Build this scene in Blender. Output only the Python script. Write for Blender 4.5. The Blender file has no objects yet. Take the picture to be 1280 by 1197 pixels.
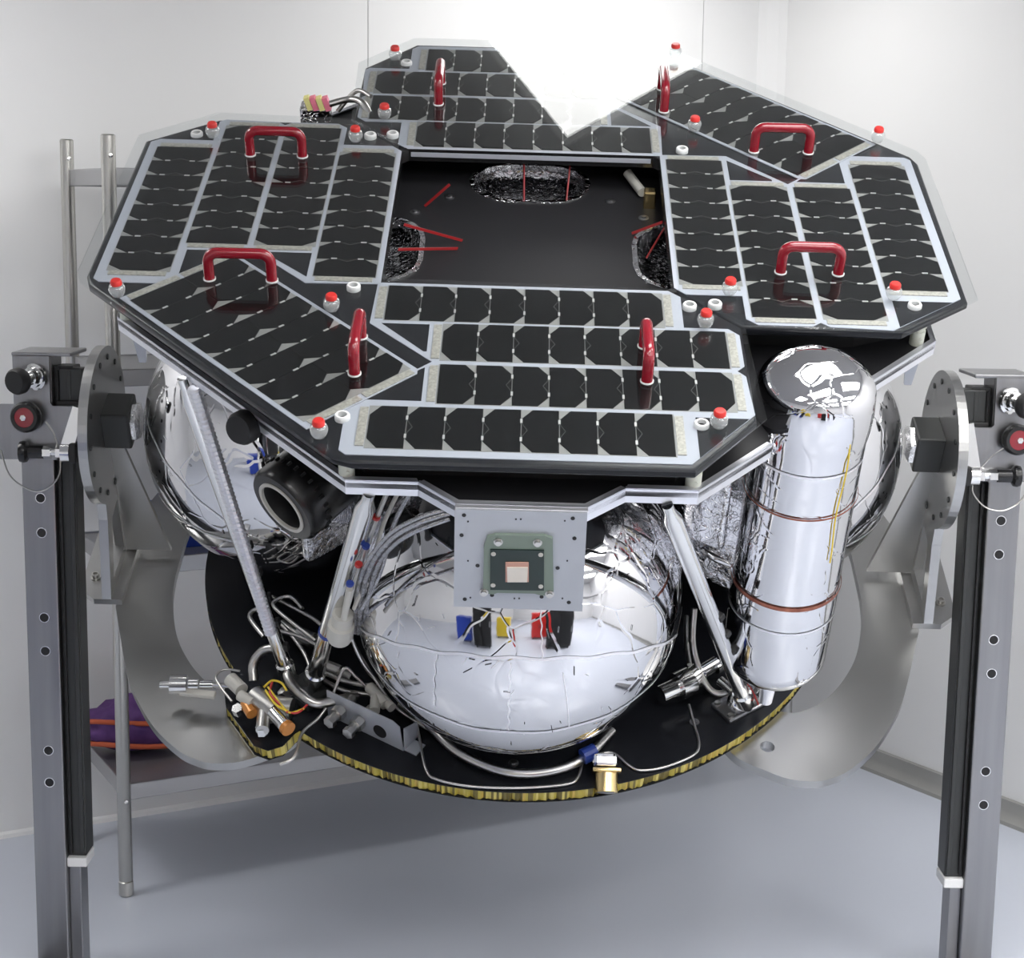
import bpy, bmesh, math, random
from mathutils import Vector, Matrix
random.seed(7)
S = bpy.context.scene
COL = S.collection
PI = math.pi

# ---------------------------------------------------------------- camera, world, exposure
FPX = 2088.48                                   # focal length in pixels of the 1280x1197 frame
HC = 2.05                                       # camera height
WR = Matrix(((0.9999027, 0.0139500, 0.0), (0.0022289, -0.1597619, 0.9871531), (0.0137708, -0.9870570, -0.1597774)))
CAMP = Vector((0, 0, HC))
cam_d = bpy.data.cameras.new('camera'); cam = bpy.data.objects.new('camera', cam_d); COL.objects.link(cam)
cam_d.sensor_fit = 'HORIZONTAL'; cam_d.sensor_width = 36.0; cam_d.lens = FPX / 1280 * 36.0
cam_d.clip_start = 0.05; cam_d.clip_end = 60
cm = (WR @ Matrix(((1, 0, 0), (0, -1, 0), (0, 0, -1)))).to_4x4(); cm.translation = CAMP
cam.matrix_world = cm
S.camera = cam
world = bpy.data.worlds.new('World'); S.world = world; world.use_nodes = True
world.node_tree.nodes['Background'].inputs[0].default_value = (.8, .85, .9, 1)
world.node_tree.nodes['Background'].inputs[1].default_value = .05
S.view_settings.view_transform = 'Standard'; S.view_settings.look = 'None'
S.view_settings.gamma = 1; S.view_settings.use_curve_mapping = False
S.view_settings.exposure = 0.0
LAMP = 10.3                                      # radiance of the added ceiling fill panels

# lander frame (x right, y away along the deck, z deck normal; origin = deck centre) in the world
RL = Matrix(((0.99955499, 0.02067996, 0.02149798), (0.02966029, -0.61226584, -0.79009544), (-0.00317666, 0.79038148, -0.61260675)))
TL = Vector((0.04074301, -0.61720373, 3.9202358))
ML = (WR @ RL).to_4x4(); ML.translation = WR @ TL + CAMP
MLI = ML.inverted()

def wray(px, py): return WR @ Vector(((px - 640) / FPX, (py - 598) / FPX, 1))
def W_y(px, py, Y): d = wray(px, py); return CAMP + d * (Y / d.y)
def W_z(px, py, z=0.0): d = wray(px, py); return CAMP + d * ((z - HC) / d.z)
_co = MLI @ CAMP
def L_z(px, py, z=0.0):
    d = MLI.to_3x3() @ wray(px, py); return _co + d * ((z - _co.z) / d.z)
def L_y(px, py, v):
    d = MLI.to_3x3() @ wray(px, py); return _co + d * ((v - _co.y) / d.y)
def W_wall(px, py, p0, n):
    d = wray(px, py); return CAMP + d * ((p0 - CAMP).dot(n) / d.dot(n))

# ---------------------------------------------------------------- materials
def mat(name, col, rough=.5, metal=0.0, spec=.5, coat=0, emit=None, estr=0):
    m = bpy.data.materials.new(name); m.use_nodes = True
    b = m.node_tree.nodes['Principled BSDF']
    b.inputs['Base Color'].default_value = (*col, 1); b.inputs['Roughness'].default_value = rough
    b.inputs['Metallic'].default_value = metal; b.inputs['Specular IOR Level'].default_value = spec
    b.inputs['Coat Weight'].default_value = coat; b.inputs['Coat Roughness'].default_value = .06
    if emit: b.inputs['Emission Color'].default_value = (*emit, 1); b.inputs['Emission Strength'].default_value = estr
    return m
def nt(m): return m.node_tree.nodes, m.node_tree.links, m.node_tree.nodes['Principled BSDF']
def add_noise(m, scale=(8, 8, 8), detail=3, bump=0.0, dist=.01, colvar=None, roughvar=None, coord='Object'):
    N, L, b = nt(m)
    tc = N.new('ShaderNodeTexCoord'); mp = N.new('ShaderNodeMapping'); mp.inputs['Scale'].default_value = scale
    L.new(tc.outputs[coord], mp.inputs[0])
    no = N.new('ShaderNodeTexNoise'); no.inputs['Scale'].default_value = 1; no.inputs['Detail'].default_value = detail
    L.new(mp.outputs[0], no.inputs['Vector'])
    if bump:
        bp = N.new('ShaderNodeBump'); bp.inputs['Strength'].default_value = bump; bp.inputs['Distance'].default_value = dist
        L.new(no.outputs[0], bp.inputs['Height']); L.new(bp.outputs[0], b.inputs['Normal'])
    if colvar:
        r = N.new('ShaderNodeValToRGB'); r.color_ramp.elements[0].color = (*colvar[0], 1); r.color_ramp.elements[1].color = (*colvar[1], 1)
        r.color_ramp.elements[0].position = .3; r.color_ramp.elements[1].position = .7
        L.new(no.outputs[0], r.inputs[0]); L.new(r.outputs[0], b.inputs['Base Color'])
    if roughvar:
        mr = N.new('ShaderNodeMapRange'); mr.inputs['To Min'].default_value = roughvar[0]; mr.inputs['To Max'].default_value = roughvar[1]
        mr.inputs['From Min'].default_value = .3; mr.inputs['From Max'].default_value = .7
        L.new(no.outputs[0], mr.inputs[0]); L.new(mr.outputs[0], b.inputs['Roughness'])
    return m
def foil(name, wr=.25, crease=.5, base=(.74, .74, .76), rough=.05, scale=6):
    m = mat(name, base, rough, 1.0); N, L, b = nt(m)
    tc = N.new('ShaderNodeTexCoord')
    n1 = N.new('ShaderNodeTexNoise'); n1.inputs['Scale'].default_value = scale; n1.inputs['Detail'].default_value = 2
    n2 = N.new('ShaderNodeTexNoise'); n2.inputs['Scale'].default_value = scale * 5; n2.inputs['Detail'].default_value = 2; n2.inputs['Distortion'].default_value = 1.5
    vo = N.new('ShaderNodeTexVoronoi'); vo.feature = 'DISTANCE_TO_EDGE'; vo.inputs['Scale'].default_value = scale * 2.2
    ad = N.new('ShaderNodeVectorMath'); ad.operation = 'MULTIPLY_ADD'; ad.inputs[1].default_value = (.25, .25, .25)
    L.new(tc.outputs['Object'], n1.inputs['Vector']); L.new(tc.outputs['Object'], n2.inputs['Vector'])
    L.new(n1.outputs['Color'], ad.inputs[0]); L.new(tc.outputs['Object'], ad.inputs[2]); L.new(ad.outputs[0], vo.inputs['Vector'])
    mr = N.new('ShaderNodeMapRange'); mr.inputs['From Max'].default_value = .035; L.new(vo.outputs['Distance'], mr.inputs[0])
    b1 = N.new('ShaderNodeBump'); b1.inputs['Strength'].default_value = wr; b1.inputs['Distance'].default_value = .02
    b2 = N.new('ShaderNodeBump'); b2.inputs['Strength'].default_value = crease; b2.inputs['Distance'].default_value = .0025
    b3 = N.new('ShaderNodeBump'); b3.inputs['Strength'].default_value = wr * .5; b3.inputs['Distance'].default_value = .004
    L.new(n1.outputs[0], b1.inputs['Height']); L.new(n2.outputs[0], b3.inputs['Height']); L.new(mr.outputs[0], b2.inputs['Height'])
    L.new(b1.outputs[0], b3.inputs['Normal']); L.new(b3.outputs[0], b2.inputs['Normal']); L.new(b2.outputs[0], b.inputs['Normal'])
    return m
M = {}
M['wall'] = add_noise(mat('wall_paint', (.83, .83, .82), .45), (1.2, 1.2, 1.2), 2, colvar=((.82, .82, .82), (.84, .84, .84)))
M['ceil'] = mat('ceiling_white', (.48, .48, .48), .7)
M['floor'] = add_noise(mat('epoxy_floor', (.58, .60, .66), .22, spec=.5), (1.5, 1.5, 1.5), 4, colvar=((.58, .615, .70), (.595, .63, .715)))
M['base'] = add_noise(mat('cove_base_grey', (.30, .30, .29), .5), (4, 4, 4), 3, colvar=((.27, .27, .26), (.33, .33, .32)))
M['lamp'] = mat('fill_lamp_diffuser', (.9, .9, .9), .5, emit=(1, .99, .97), estr=LAMP)
M['lampc'] = mat('corner_lamp_diffuser', (.9, .9, .9), .5, emit=(1, .99, .97), estr=5.8)
M['white'] = mat('white_metal', (.78, .78, .78), .4)
M['deck'] = add_noise(mat('deck_black', (.011, .012, .015), .25, spec=.25), (60, 60, 60), 3, bump=.05, dist=.001)
M['cell'] = add_noise(mat('solar_cell_glass', (.006, .0065, .007), .35, spec=.04), (3, 3, 3), 2, roughvar=(.3, .4))
M['sub'] = mat('panel_white', (.42, .44, .50), .5)
M['bed'] = mat('cell_bed_grey', (.27, .27, .26), .4)
M['tab'] = mat('silver_tab', (.85, .85, .83), .3, .6)
M['zig'] = mat('thin_wire_grey', (.09, .09, .085), .4)
M['beige'] = add_noise(mat('bus_bar_beige', (.55, .53, .47), .4, .2), (150, 150, 150), 2, colvar=((.32, .31, .27), (.52, .50, .45)))
M['black'] = mat('matte_black', (.008, .008, .009), .55)
M['blackgloss'] = mat('gloss_black', (.010, .010, .011), .25)
M['floorplate'] = add_noise(mat('bay_floor_black', (.016, .016, .018), .42, spec=.3), (90, 8, 8), 3, bump=.05, dist=.001)
M['foil'] = foil('silver_foil', .16, .35)
M['foilsm'] = foil('silver_foil_smooth', .035, .22, scale=4)
M['foilcr'] = foil('silver_foil_crinkled', .55, .8, scale=14)
M['foilcup'] = foil('silver_foil_recess', .5, .6, base=(.45, .45, .47), rough=.1, scale=18)
M['foiltank'] = foil('silver_foil_tank', .07, .22, scale=5)
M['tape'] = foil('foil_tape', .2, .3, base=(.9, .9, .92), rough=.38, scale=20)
M['harness'] = foil('foil_harness', .5, .6, base=(.42, .42, .44), rough=.2, scale=30)
M['frame'] = add_noise(mat('frame_foil', (.78, .79, .84), .3, .75), (20, 20, 20), 3, bump=.12, dist=.003)
M['steel'] = add_noise(mat('brushed_steel', (.44, .44, .435), .30, 1.0), (7, 7, 7), 1, bump=.02, dist=.05)
M['alu'] = add_noise(mat('brushed_aluminium', (.60, .60, .61), .36, 1.0), (30, 30, 2), 3, colvar=((.27, .27, .28), (.33, .33, .34)), roughvar=(.28, .42))
M['chrome'] = mat('polished_metal', (.78, .78, .77), .14, 1.0)
M['pipe'] = mat('steel_pipe', (.55, .54, .52), .28, 1.0)
M['rackst'] = mat('stainless_tube', (.55, .54, .51), .3, 1.0)
M['shelf'] = mat('stainless_shelf', (.42, .42, .43), .4, .85)
M['rail'] = mat('black_rail', (.030, .032, .032), .4)
M['red'] = mat('red_handle', (.23, .004, .014), .2, spec=.6, coat=.4)
M['redcap'] = mat('red_cap', (.62, .03, .025), .3)
M['ribbon'] = mat('red_ribbon', (.32, .012, .015), .45)
M['ivory'] = mat('ivory_standoff', (.62, .64, .55), .5)
M['gold'] = mat('gold_metal', (.80, .62, .30), .22, 1.0)
M['copper'] = add_noise(mat('copper_strap', (.30, .10, .06), .35, .7), (40, 40, 40), 2, colvar=((.22, .07, .05), (.42, .16, .10)))
M['plate'] = mat('grey_white_plate', (.40, .42, .46), .4, .25)
M['green'] = mat('pale_green_frame', (.16, .205, .17), .35)
M['pcb'] = mat('dark_green_board', (.006, .019, .016), .3)
M['ceramic'] = mat('ceramic_chip', (.62, .58, .52), .4)
M['chipedge'] = mat('copper_pink_edge', (.50, .28, .22), .4)
M['orange'] = mat('orange_film', (.55, .22, .05), .3, .3)
M['yellow'] = mat('yellow_wire_and_reflection', (.75, .55, .04), .4)  # shared by real wires, a cabinet and the reflected line on the tank
M['redwire'] = mat('red_wire', (.45, .03, .03), .4)
M['blue'] = mat('blue_band', (.02, .05, .28), .4)
M['bluebox'] = mat('blue_plastic', (.02, .06, .42), .4)
M['purple'] = add_noise(mat('purple_cloth', (.10, .03, .16), .8), (12, 12, 12), 3, colvar=((.06, .02, .12), (.13, .05, .20)), bump=.5, dist=.02)
M['orcloth'] = mat('orange_cloth', (.50, .10, .04), .8)
M['offwhite'] = mat('offwhite_plastic', (.50, .49, .45), .45)
M['hex'] = foil('clear_hex_cap', .4, .5, base=(.9, .9, .9), rough=.12, scale=30)
M['pink'] = mat('pink_tape', (.9, .25, .35), .4); M['ltyellow'] = mat('pale_yellow_tape', (.9, .85, .35), .4)
for i, c in enumerate([(.42, .34, .05), (.55, .46, .12), (.14, .11, .02), (.50, .36, .07)]):
    M['hc%d' % i] = mat('honeycomb_yellow_%d' % i, c, .45)
def acrylic(name, tint=(.97, .98, .98), refl=1.0):
    m = bpy.data.materials.new(name); m.use_nodes = True; N, L = m.node_tree.nodes, m.node_tree.links; N.clear()
    o = N.new('ShaderNodeOutputMaterial'); mx = N.new('ShaderNodeMixShader'); tr = N.new('ShaderNodeBsdfTransparent'); gl = N.new('ShaderNodeBsdfGlossy')
    tr.inputs[0].default_value = (*tint, 1); gl.inputs['Roughness'].default_value = 0.0; gl.inputs[0].default_value = (1, 1, 1, 1)
    ge = N.new('ShaderNodeNewGeometry'); dt = N.new('ShaderNodeVectorMath'); dt.operation = 'DOT_PRODUCT'
    L.new(ge.outputs['Normal'], dt.inputs[0]); L.new(ge.outputs['Incoming'], dt.inputs[1])
    a = N.new('ShaderNodeMath'); a.operation = 'ABSOLUTE'; L.new(dt.outputs['Value'], a.inputs[0])
    s = N.new('ShaderNodeMath'); s.operation = 'SUBTRACT'; s.inputs[0].default_value = 1; L.new(a.outputs[0], s.inputs[1])
    p = N.new('ShaderNodeMath'); p.operation = 'POWER'; p.inputs[1].default_value = 5; L.new(s.outputs[0], p.inputs[0])
    f = N.new('ShaderNodeMath'); f.operation = 'MULTIPLY_ADD'; f.inputs[1].default_value = .96 * refl; f.inputs[2].default_value = .04 * refl; L.new(p.outputs[0], f.inputs[0])
    L.new(f.outputs[0], mx.inputs[0]); L.new(tr.outputs[0], mx.inputs[1]); L.new(gl.outputs[0], mx.inputs[2]); L.new(mx.outputs[0], o.inputs[0])
    return m
M['acrylic'] = acrylic('clear_acrylic', refl=.8)
M['clear'] = acrylic('clear_plastic_knob', (.86, .88, .88), 2.0)
N_, L_n = M['clear'].node_tree.nodes, M['clear'].node_tree.links
df_ = N_.new('ShaderNodeBsdfDiffuse'); df_.inputs[0].default_value = (.8, .82, .82, 1); m2_ = N_.new('ShaderNodeMixShader'); m2_.inputs[0].default_value = .2
mo_ = [n for n in N_ if n.type == 'OUTPUT_MATERIAL'][0]; L_n.new(mo_.inputs[0].links[0].from_socket, m2_.inputs[1]); L_n.new(df_.outputs[0], m2_.inputs[2]); L_n.new(m2_.outputs[0], mo_.inputs[0])

# ---------------------------------------------------------------- mesh helpers
class B:
    def __init__(s): s.bm = bmesh.new()
    def box(s, c, d, rot=None, bev=0):
        r = bmesh.ops.create_cube(s.bm, size=1.0); vs = r['verts']
        for v in vs: v.co = Vector((v.co.x * d[0], v.co.y * d[1], v.co.z * d[2]))
        if bev:
            es = list({e for v in vs for e in v.link_edges})
            g = bmesh.ops.bevel(s.bm, geom=es, offset=bev, segments=2, affect='EDGES', profile=.5)
            vs = list({v for f in g['faces'] for v in f.verts} | {v for v in vs if v.is_valid})
        mt = (rot.to_4x4() if rot else Matrix.Identity(4)); mt.translation = Vector(c)
        bmesh.ops.transform(s.bm, matrix=mt, verts=vs); return s
    def lathe(s, prof, c=(0, 0, 0), ax=(0, 0, 1), n=24, cap=True):
        """prof: (radius, height) along ax from c"""
        q = Vector((0, 0, 1)).rotation_difference(Vector(ax).normalized()); c = Vector(c); rings = []
        for r, h in prof:
            if r < 1e-6: rings.append([s.bm.verts.new(c + q @ Vector((0, 0, h)))])
            else: rings.append([s.bm.verts.new(c + q @ Vector((r * math.cos(2 * PI * k / n), r * math.sin(2 * PI * k / n), h))) for k in range(n)])
        for a, b in zip(rings, rings[1:]):
            for k in range(n):
                k2 = (k + 1) % n
                if len(a) == 1 and len(b) == 1: continue
                if len(a) == 1: s.bm.faces.new((a[0], b[k], b[k2]))
                elif len(b) == 1: s.bm.faces.new((a[k], b[0], a[k2]))
                else: s.bm.faces.new((a[k], b[k], b[k2], a[k2]))
        if cap:
            for r in (rings[0], rings[-1]):
                if len(r) > 2: s.bm.faces.new(r)
        return s
    def cyl(s, a, b, r, r2=None, n=20):
        a = Vector(a); b = Vector(b); h = (b - a).length
        return s.lathe([(r, 0), (r if r2 is None else r2, h)], a, b - a, n)
    def prism(s, pts, z0, z1, holes=(), axes=None):
        """polygon extruded; axes = (ex, ey, ez, origin)"""
        ex, ey, ez, o = axes or (Vector((1, 0, 0)), Vector((0, 1, 0)), Vector((0, 0, 1)), Vector())
        P = lambda p, z: o + ex * p[0] + ey * p[1] + ez * z
        loops = [pts] + list(holes)
        ring = []
        for z in (z0, z1):
            es = []; rr = []
            for lp in loops:
                vs = [s.bm.verts.new(P(p, z)) for p in lp]; rr.append(vs)
                es += [s.bm.edges.new((vs[i], vs[(i + 1) % len(vs)])) for i in range(len(vs))]
            bmesh.ops.triangle_fill(s.bm, edges=es, use_beauty=True, use_dissolve=True)
            ring.append(rr)
        for l0, l1 in zip(*ring):
            n = len(l0)
            for i in range(n): s.bm.faces.new((l0[i], l0[(i + 1) % n], l1[(i + 1) % n], l1[i]))
        return s
    def tube(s, pts, r, n=10, sm=6, closed=False):
        pts = [Vector(p) for p in pts]
        if sm > 1 and len(pts) > 2:
            out = []; m = len(pts)
            for i in range(m - 1):
                p0 = pts[max(i - 1, 0)]; p1 = pts[i]; p2 = pts[i + 1]; p3 = pts[min(i + 2, m - 1)]
                for k in range(sm):
                    t = k / sm
                    out.append(.5 * ((2 * p1) + (p2 - p0) * t + (2 * p0 - 5 * p1 + 4 * p2 - p3) * t * t + (3 * p1 - p0 - 3 * p2 + p3) * t ** 3))
            pts = out + [pts[-1]]
        prev = None; up = None
        for i, p in enumerate(pts):
            t = (pts[min(i + 1, len(pts) - 1)] - pts[max(i - 1, 0)]).normalized()
            if up is None: up = t.orthogonal().normalized()
            up = (up - t * up.dot(t)).normalized(); sd = t.cross(up)
            ring = [s.bm.verts.new(p + (up * math.cos(2 * PI * k / n) + sd * math.sin(2 * PI * k / n)) * r) for k in range(n)]
            if prev:
                for k in range(n): s.bm.faces.new((prev[k], prev[(k + 1) % n], ring[(k + 1) % n], ring[k]))
            else: s.bm.faces.new(ring)
            prev = ring
        s.bm.faces.new(prev); return s
    def ribbon(s, a, b, w, t=.0015, wdir=None):
        a = Vector(a); b = Vector(b); d = (b - a).normalized(); wd = Vector(wdir or (0, 0, 1)); wd = (wd - d * wd.dot(d)).normalized(); n = d.cross(wd)
        s.prism([(0, -w / 2), ((b - a).length, -w / 2), ((b - a).length, w / 2), (0, w / 2)], -t / 2, t / 2, axes=(d, wd, n, a)); return s
    def build(s, name, m, parent=None, smooth=None, label=None, cat=None, group=None, kind=None, mw=None):
        bmesh.ops.recalc_face_normals(s.bm, faces=s.bm.faces[:])
        me = bpy.data.meshes.new(name); s.bm.to_mesh(me); s.bm.free()
        ms = m if isinstance(m, list) else [m]
        for k in ms: me.materials.append(M[k])
        if smooth:
            me.polygons.foreach_set('use_smooth', [True] * len(me.polygons))
            if smooth < 170: me.set_sharp_from_angle(angle=math.radians(smooth))
        o = bpy.data.objects.new(name, me); COL.objects.link(o)
        if parent: o.parent = parent
        if mw is not None: o.matrix_world = mw
        tag(o, label, cat, group, kind); return o
def tag(o, label=None, cat=None, group=None, kind=None):
    if label: o['label'] = label
    if cat: o['category'] = cat
    if group: o['group'] = group
    if kind: o['kind'] = kind
    return o
def empty(name, label, cat, mw=None, group=None):
    o = bpy.data.objects.new(name, None); COL.objects.link(o); o.empty_display_size = .1
    if mw is not None: o.matrix_world = mw
    return tag(o, label, cat, group)
def link(me_src, name, parent, loc, rz=0):
    o = me_src.copy(); o.name = name; COL.objects.link(o); o.parent = parent; o.location = loc; o.rotation_euler = (0, 0, rz); return o
V = Vector

# ---------------------------------------------------------------- the room
CEIL = 3.10
C = V((0.982, 6.61, 0))
A1 = math.radians(28.3); E1 = V((-math.cos(A1), -math.sin(A1), 0))           # along the back wall, away from the corner
A2 = math.radians(-56.8); E2 = V((math.cos(A2), math.sin(A2), 0))            # along the right wall, towards the camera
RL1, RL2 = 8.0, 10.0
def room(a, b, z=0): return C + E1 * a + E2 * b + V((0, 0, z))
def quadslab(name, P4, z0, z1, m, label=None):
    b = B(); b.prism([(p.x, p.y) for p in P4], z0, z1); return b.build(name, m, kind='structure', label=label)
def wallslab(name, p, q, n, z0, z1, th, m, parent=None):
    b = B(); b.prism([(p.x, p.y), (q.x, q.y), (q.x + n.x * th, q.y + n.y * th), (p.x + n.x * th, p.y + n.y * th)], z0, z1)
    return b.build(name, m, parent, kind=None if parent else 'structure')
corners = [room(-.2, -.2), room(RL1 + .2, -.2), room(RL1 + .2, RL2 + .2), room(-.2, RL2 + .2)]
quadslab('floor', corners, -.1, 0, 'floor')
quadslab('ceiling', corners, CEIL, CEIL + .1, 'ceil')
wb = wallslab('wall_back', room(-.1, -.02), room(RL1, -.02), -E2, 0, CEIL, .1, 'ceil')
wr_ = wallslab('wall_right', room(-.02, -.1), room(-.02, RL2), -E1, 0, CEIL, .1, 'ceil')
wallslab('wall_left', room(RL1, -.1), room(RL1, RL2), E1, 0, CEIL, .1, 'wall')
wallslab('wall_front', room(-.1, RL2), room(RL1, RL2), E2, 0, CEIL, .1, 'wall')
# panel faces with fine joints on the two walls in view
nb = V((E1.y, -E1.x, 0)); nb = nb if nb.dot(E2) > 0 else -nb
nr = V((E2.y, -E2.x, 0)); nr = nr if nr.dot(E1) > 0 else -nr
def along(px, py, n, e): return (W_wall(px, py, C, n) - C).dot(e)
s1 = along(460, 30, nb, E1); s2 = along(879, 30, nb, E1)
cuts = [0.035, s2, s1, s1 + (s1 - s2), s1 + 2 * (s1 - s2), RL1]
cuts = [c for c in cuts if c <= RL1]
for a, b_ in zip(cuts, cuts[1:]):
    wallslab('wall_panel', C + E1 * (a + .0015), C + E1 * (b_ - .0015), -nb, 0, CEIL, .02, 'wall', wb)
for k in range(5):
    wallslab('wall_panel', C + E2 * (.05 + k * 2.2), C + E2 * (.05 + (k + 1) * 2.2 - .003), -nr, 0, CEIL, .02, 'wall', wr_)
b = B(); b.prism([(0, 0), (.075, 0), (.05, .018), (.018, .05), (0, .075)], 0, CEIL, axes=(E1, E2, V((0, 0, 1)), C.copy()))
b.build('trim_1', 'wall', kind='structure', label='white coved corner strip between the two walls')
b = B(); prof = [(0, 0), (.05, 0), (.046, .012), (.028, .022), (.018, .04), (.014, .075), (0, .078)]
b.prism(prof, .05, RL2, axes=(nr, V((0, 0, 1)), E2, C.copy())); b.build('baseboard_right', 'base', kind='structure', smooth=40)
b = B(); b.prism([(0, 0), (.012, 0), (.008, .012), (0, .02)], .05, RL1, axes=(nb, V((0, 0, 1)), E1, C.copy())); b.build('baseboard_back', 'wall', kind='structure')
# ceiling lamps: one mirrored in the cover, the others added unseen for fill light
LC = V((.169, 4.918, 0)); d1 = V((.383, .271, 0)).normalized(); d2 = V((-d1.y, d1.x, 0))
lamps = [(LC + d1 * .6 + d2 * .33, 1.2, .66)]
for (i, j) in [(0, -2), (-1, -2.1), (-2, -2), (0, -3), (-1, -3), (-2, -3), (0, -4), (-1, -4), (-2, -4), (0, -5), (-1, -5), (-2, -5)]:
    lamps.append((LC + d1 * (.6 + 1.75 * i) + d2 * (.33 + 1.45 * j), 1.2, .6))
lamps += [(V((.79, 3.43, 0)), 1.2, .6), (V((-2.25, 4.0, 0)), 1.2, .6)]
lampnames = ['ceiling lamp panel reflected in the clear cover at the back'] + ['unseen ceiling lamp panel added for fill light'] * 20
for k, (c, w, h) in enumerate(lamps):
    mw = Matrix.Identity(4); mw = Matrix.Rotation(math.atan2(d1.y, d1.x), 4, 'Z'); mw.translation = V((c.x, c.y, CEIL))
    e = empty('ceiling_lamp', lampnames[k], 'lamp', mw, 'ceiling lamp panels')
    b = B(); b.box((0, 0, -.006), (w, h, .008)); b.build('diffuser', 'lampc' if k == 0 else 'lamp', e)
    b = B(); o_ = [(-w / 2 - .02, -h / 2 - .02), (w / 2 + .02, -h / 2 - .02), (w / 2 + .02, h / 2 + .02), (-w / 2 - .02, h / 2 + .02)]
    i_ = [(-w / 2, -h / 2), (w / 2, -h / 2), (w / 2, h / 2), (-w / 2, h / 2)]
    b.prism(o_, -.014, -.0005, [i_]); b.build('lamp_frame', 'white', e)

# ---------------------------------------------------------------- lander
LAND = empty('lunar_lander', 'lunar lander with black solar panel deck and silver foil wrapped tanks, tilted in its stand', 'spacecraft', ML)
Fm = lambda p: p; Lm = lambda p: (p[1], p[0]); Bm = lambda p: (-p[0], -p[1]); Rm = lambda p: (-p[1], -p[0])
MAPS = [('F', Fm, 0), ('L', Lm, PI / 2), ('B', Bm, PI), ('R', Rm, -PI / 2)]
# deck halves (front-left and back-right), seams at the two open corners
HF = [(.325, -.325), (.458, -.458), (.458, -.80), (.327, -.965), (-.325, -.968), (-.362, -.955), (-.955, -.362), (-.968, -.325), (-.965, .327), (-.80, .458), (-.458, .458), (-.325, .325), (-.325, -.31), (-.31, -.325)]
def shrink(P, d):
    return P
for nm, f in (('F', Fm), ('B', Bm)):
    pts = [f(p) for p in HF]
    b = B(); b.prism(pts, -.022, 0.0)
    bmesh.ops.recalc_face_normals(b.bm, faces=b.bm.faces[:])
    es = [e for e in b.bm.edges if e.calc_face_angle(0) > .6 and abs(e.verts[0].co.z - e.verts[1].co.z) < .001]
    bmesh.ops.bevel(b.bm, geom=es, offset=.007, segments=3, affect='EDGES', profile=.5)
    dk = b.build('deck_half', 'deck', LAND, smooth=35)
    for px, py in ([(442, 358), (428, 520), (862, 382), (877, 530), (246, 167), (463, 169)] if nm == 'F' else []):
        pass
GROM = [(442, 358), (428, 520), (862, 382), (877, 530), (246, 167), (463, 169)]
gl = []
for px, py in GROM:
    p = L_z(px, py, .006); gl += [(p.x, p.y), (-p.x, -p.y)]
gb = B(); gb.lathe([(.0095, 0), (.0155, 0), (.0155, .009), (.0135, .012), (.0095, .012), (.0095, 0)], n=20, cap=False)
g0 = gb.build('grommet', 'white', LAND, smooth=40); g0.location = (*gl[0], .0)
for p in gl[1:]: link(g0, 'grommet', LAND, (*p, 0.0))
# solar panels
CW, CH = .0744, .139
def cellmesh():
    w, h, c = CW / 2 - .0009, CH / 2 - .001, .030
    b = B(); b.prism([(-w, -h), (w - .021, -h), (w, -h + c), (w, h - c), (w - .021, h), (-w, h)], 0, .0016)
    return b.build('solar_cell', 'cell', None)
cell0 = cellmesh(); used = [False]
def addcell(parent, loc, rz):
    if not used[0]:
        used[0] = True; cell0.parent = parent; cell0.location = loc; cell0.rotation_euler = (0, 0, rz); return cell0
    return link(cell0, 'solar_cell', parent, loc, rz)
FP = [(-.328, -.322), (.308, -.322), (.334, -.347), (.334, -.470), (.428, -.470), (.450, -.494), (.450, -.610), (.434, -.629), (.450, -.648), (.456, -.782), (.320, -.950), (-.338, -.950), (-.352, -.936), (-.352, -.787), (-.192, -.627), (-.332, -.487)]
ROWS = [(-.4045, -.303, 1), (-.5525, -.175, -1), (-.7065, -.175, 1), (-.8590, -.303, -1)]      # v centre, u start, chamfer side
plabel = {'F': 'front panel of four cell rows', 'L': 'left panel of four cell columns', 'B': 'back panel under the bright lamp reflection', 'R': 'right panel of four cell columns'}
BAR = B(); BAR.box((0, 0, .001), (.017, CH - .012, .002)); bar0 = BAR.build('bus_bar', 'beige', None); bused = [False]
def addbar(parent, loc, rz):
    if not bused[0]:
        bused[0] = True; bar0.parent = parent; bar0.location = loc; bar0.rotation_euler = (0, 0, rz); return
    link(bar0, 'bus_bar', parent, loc, rz)
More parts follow.
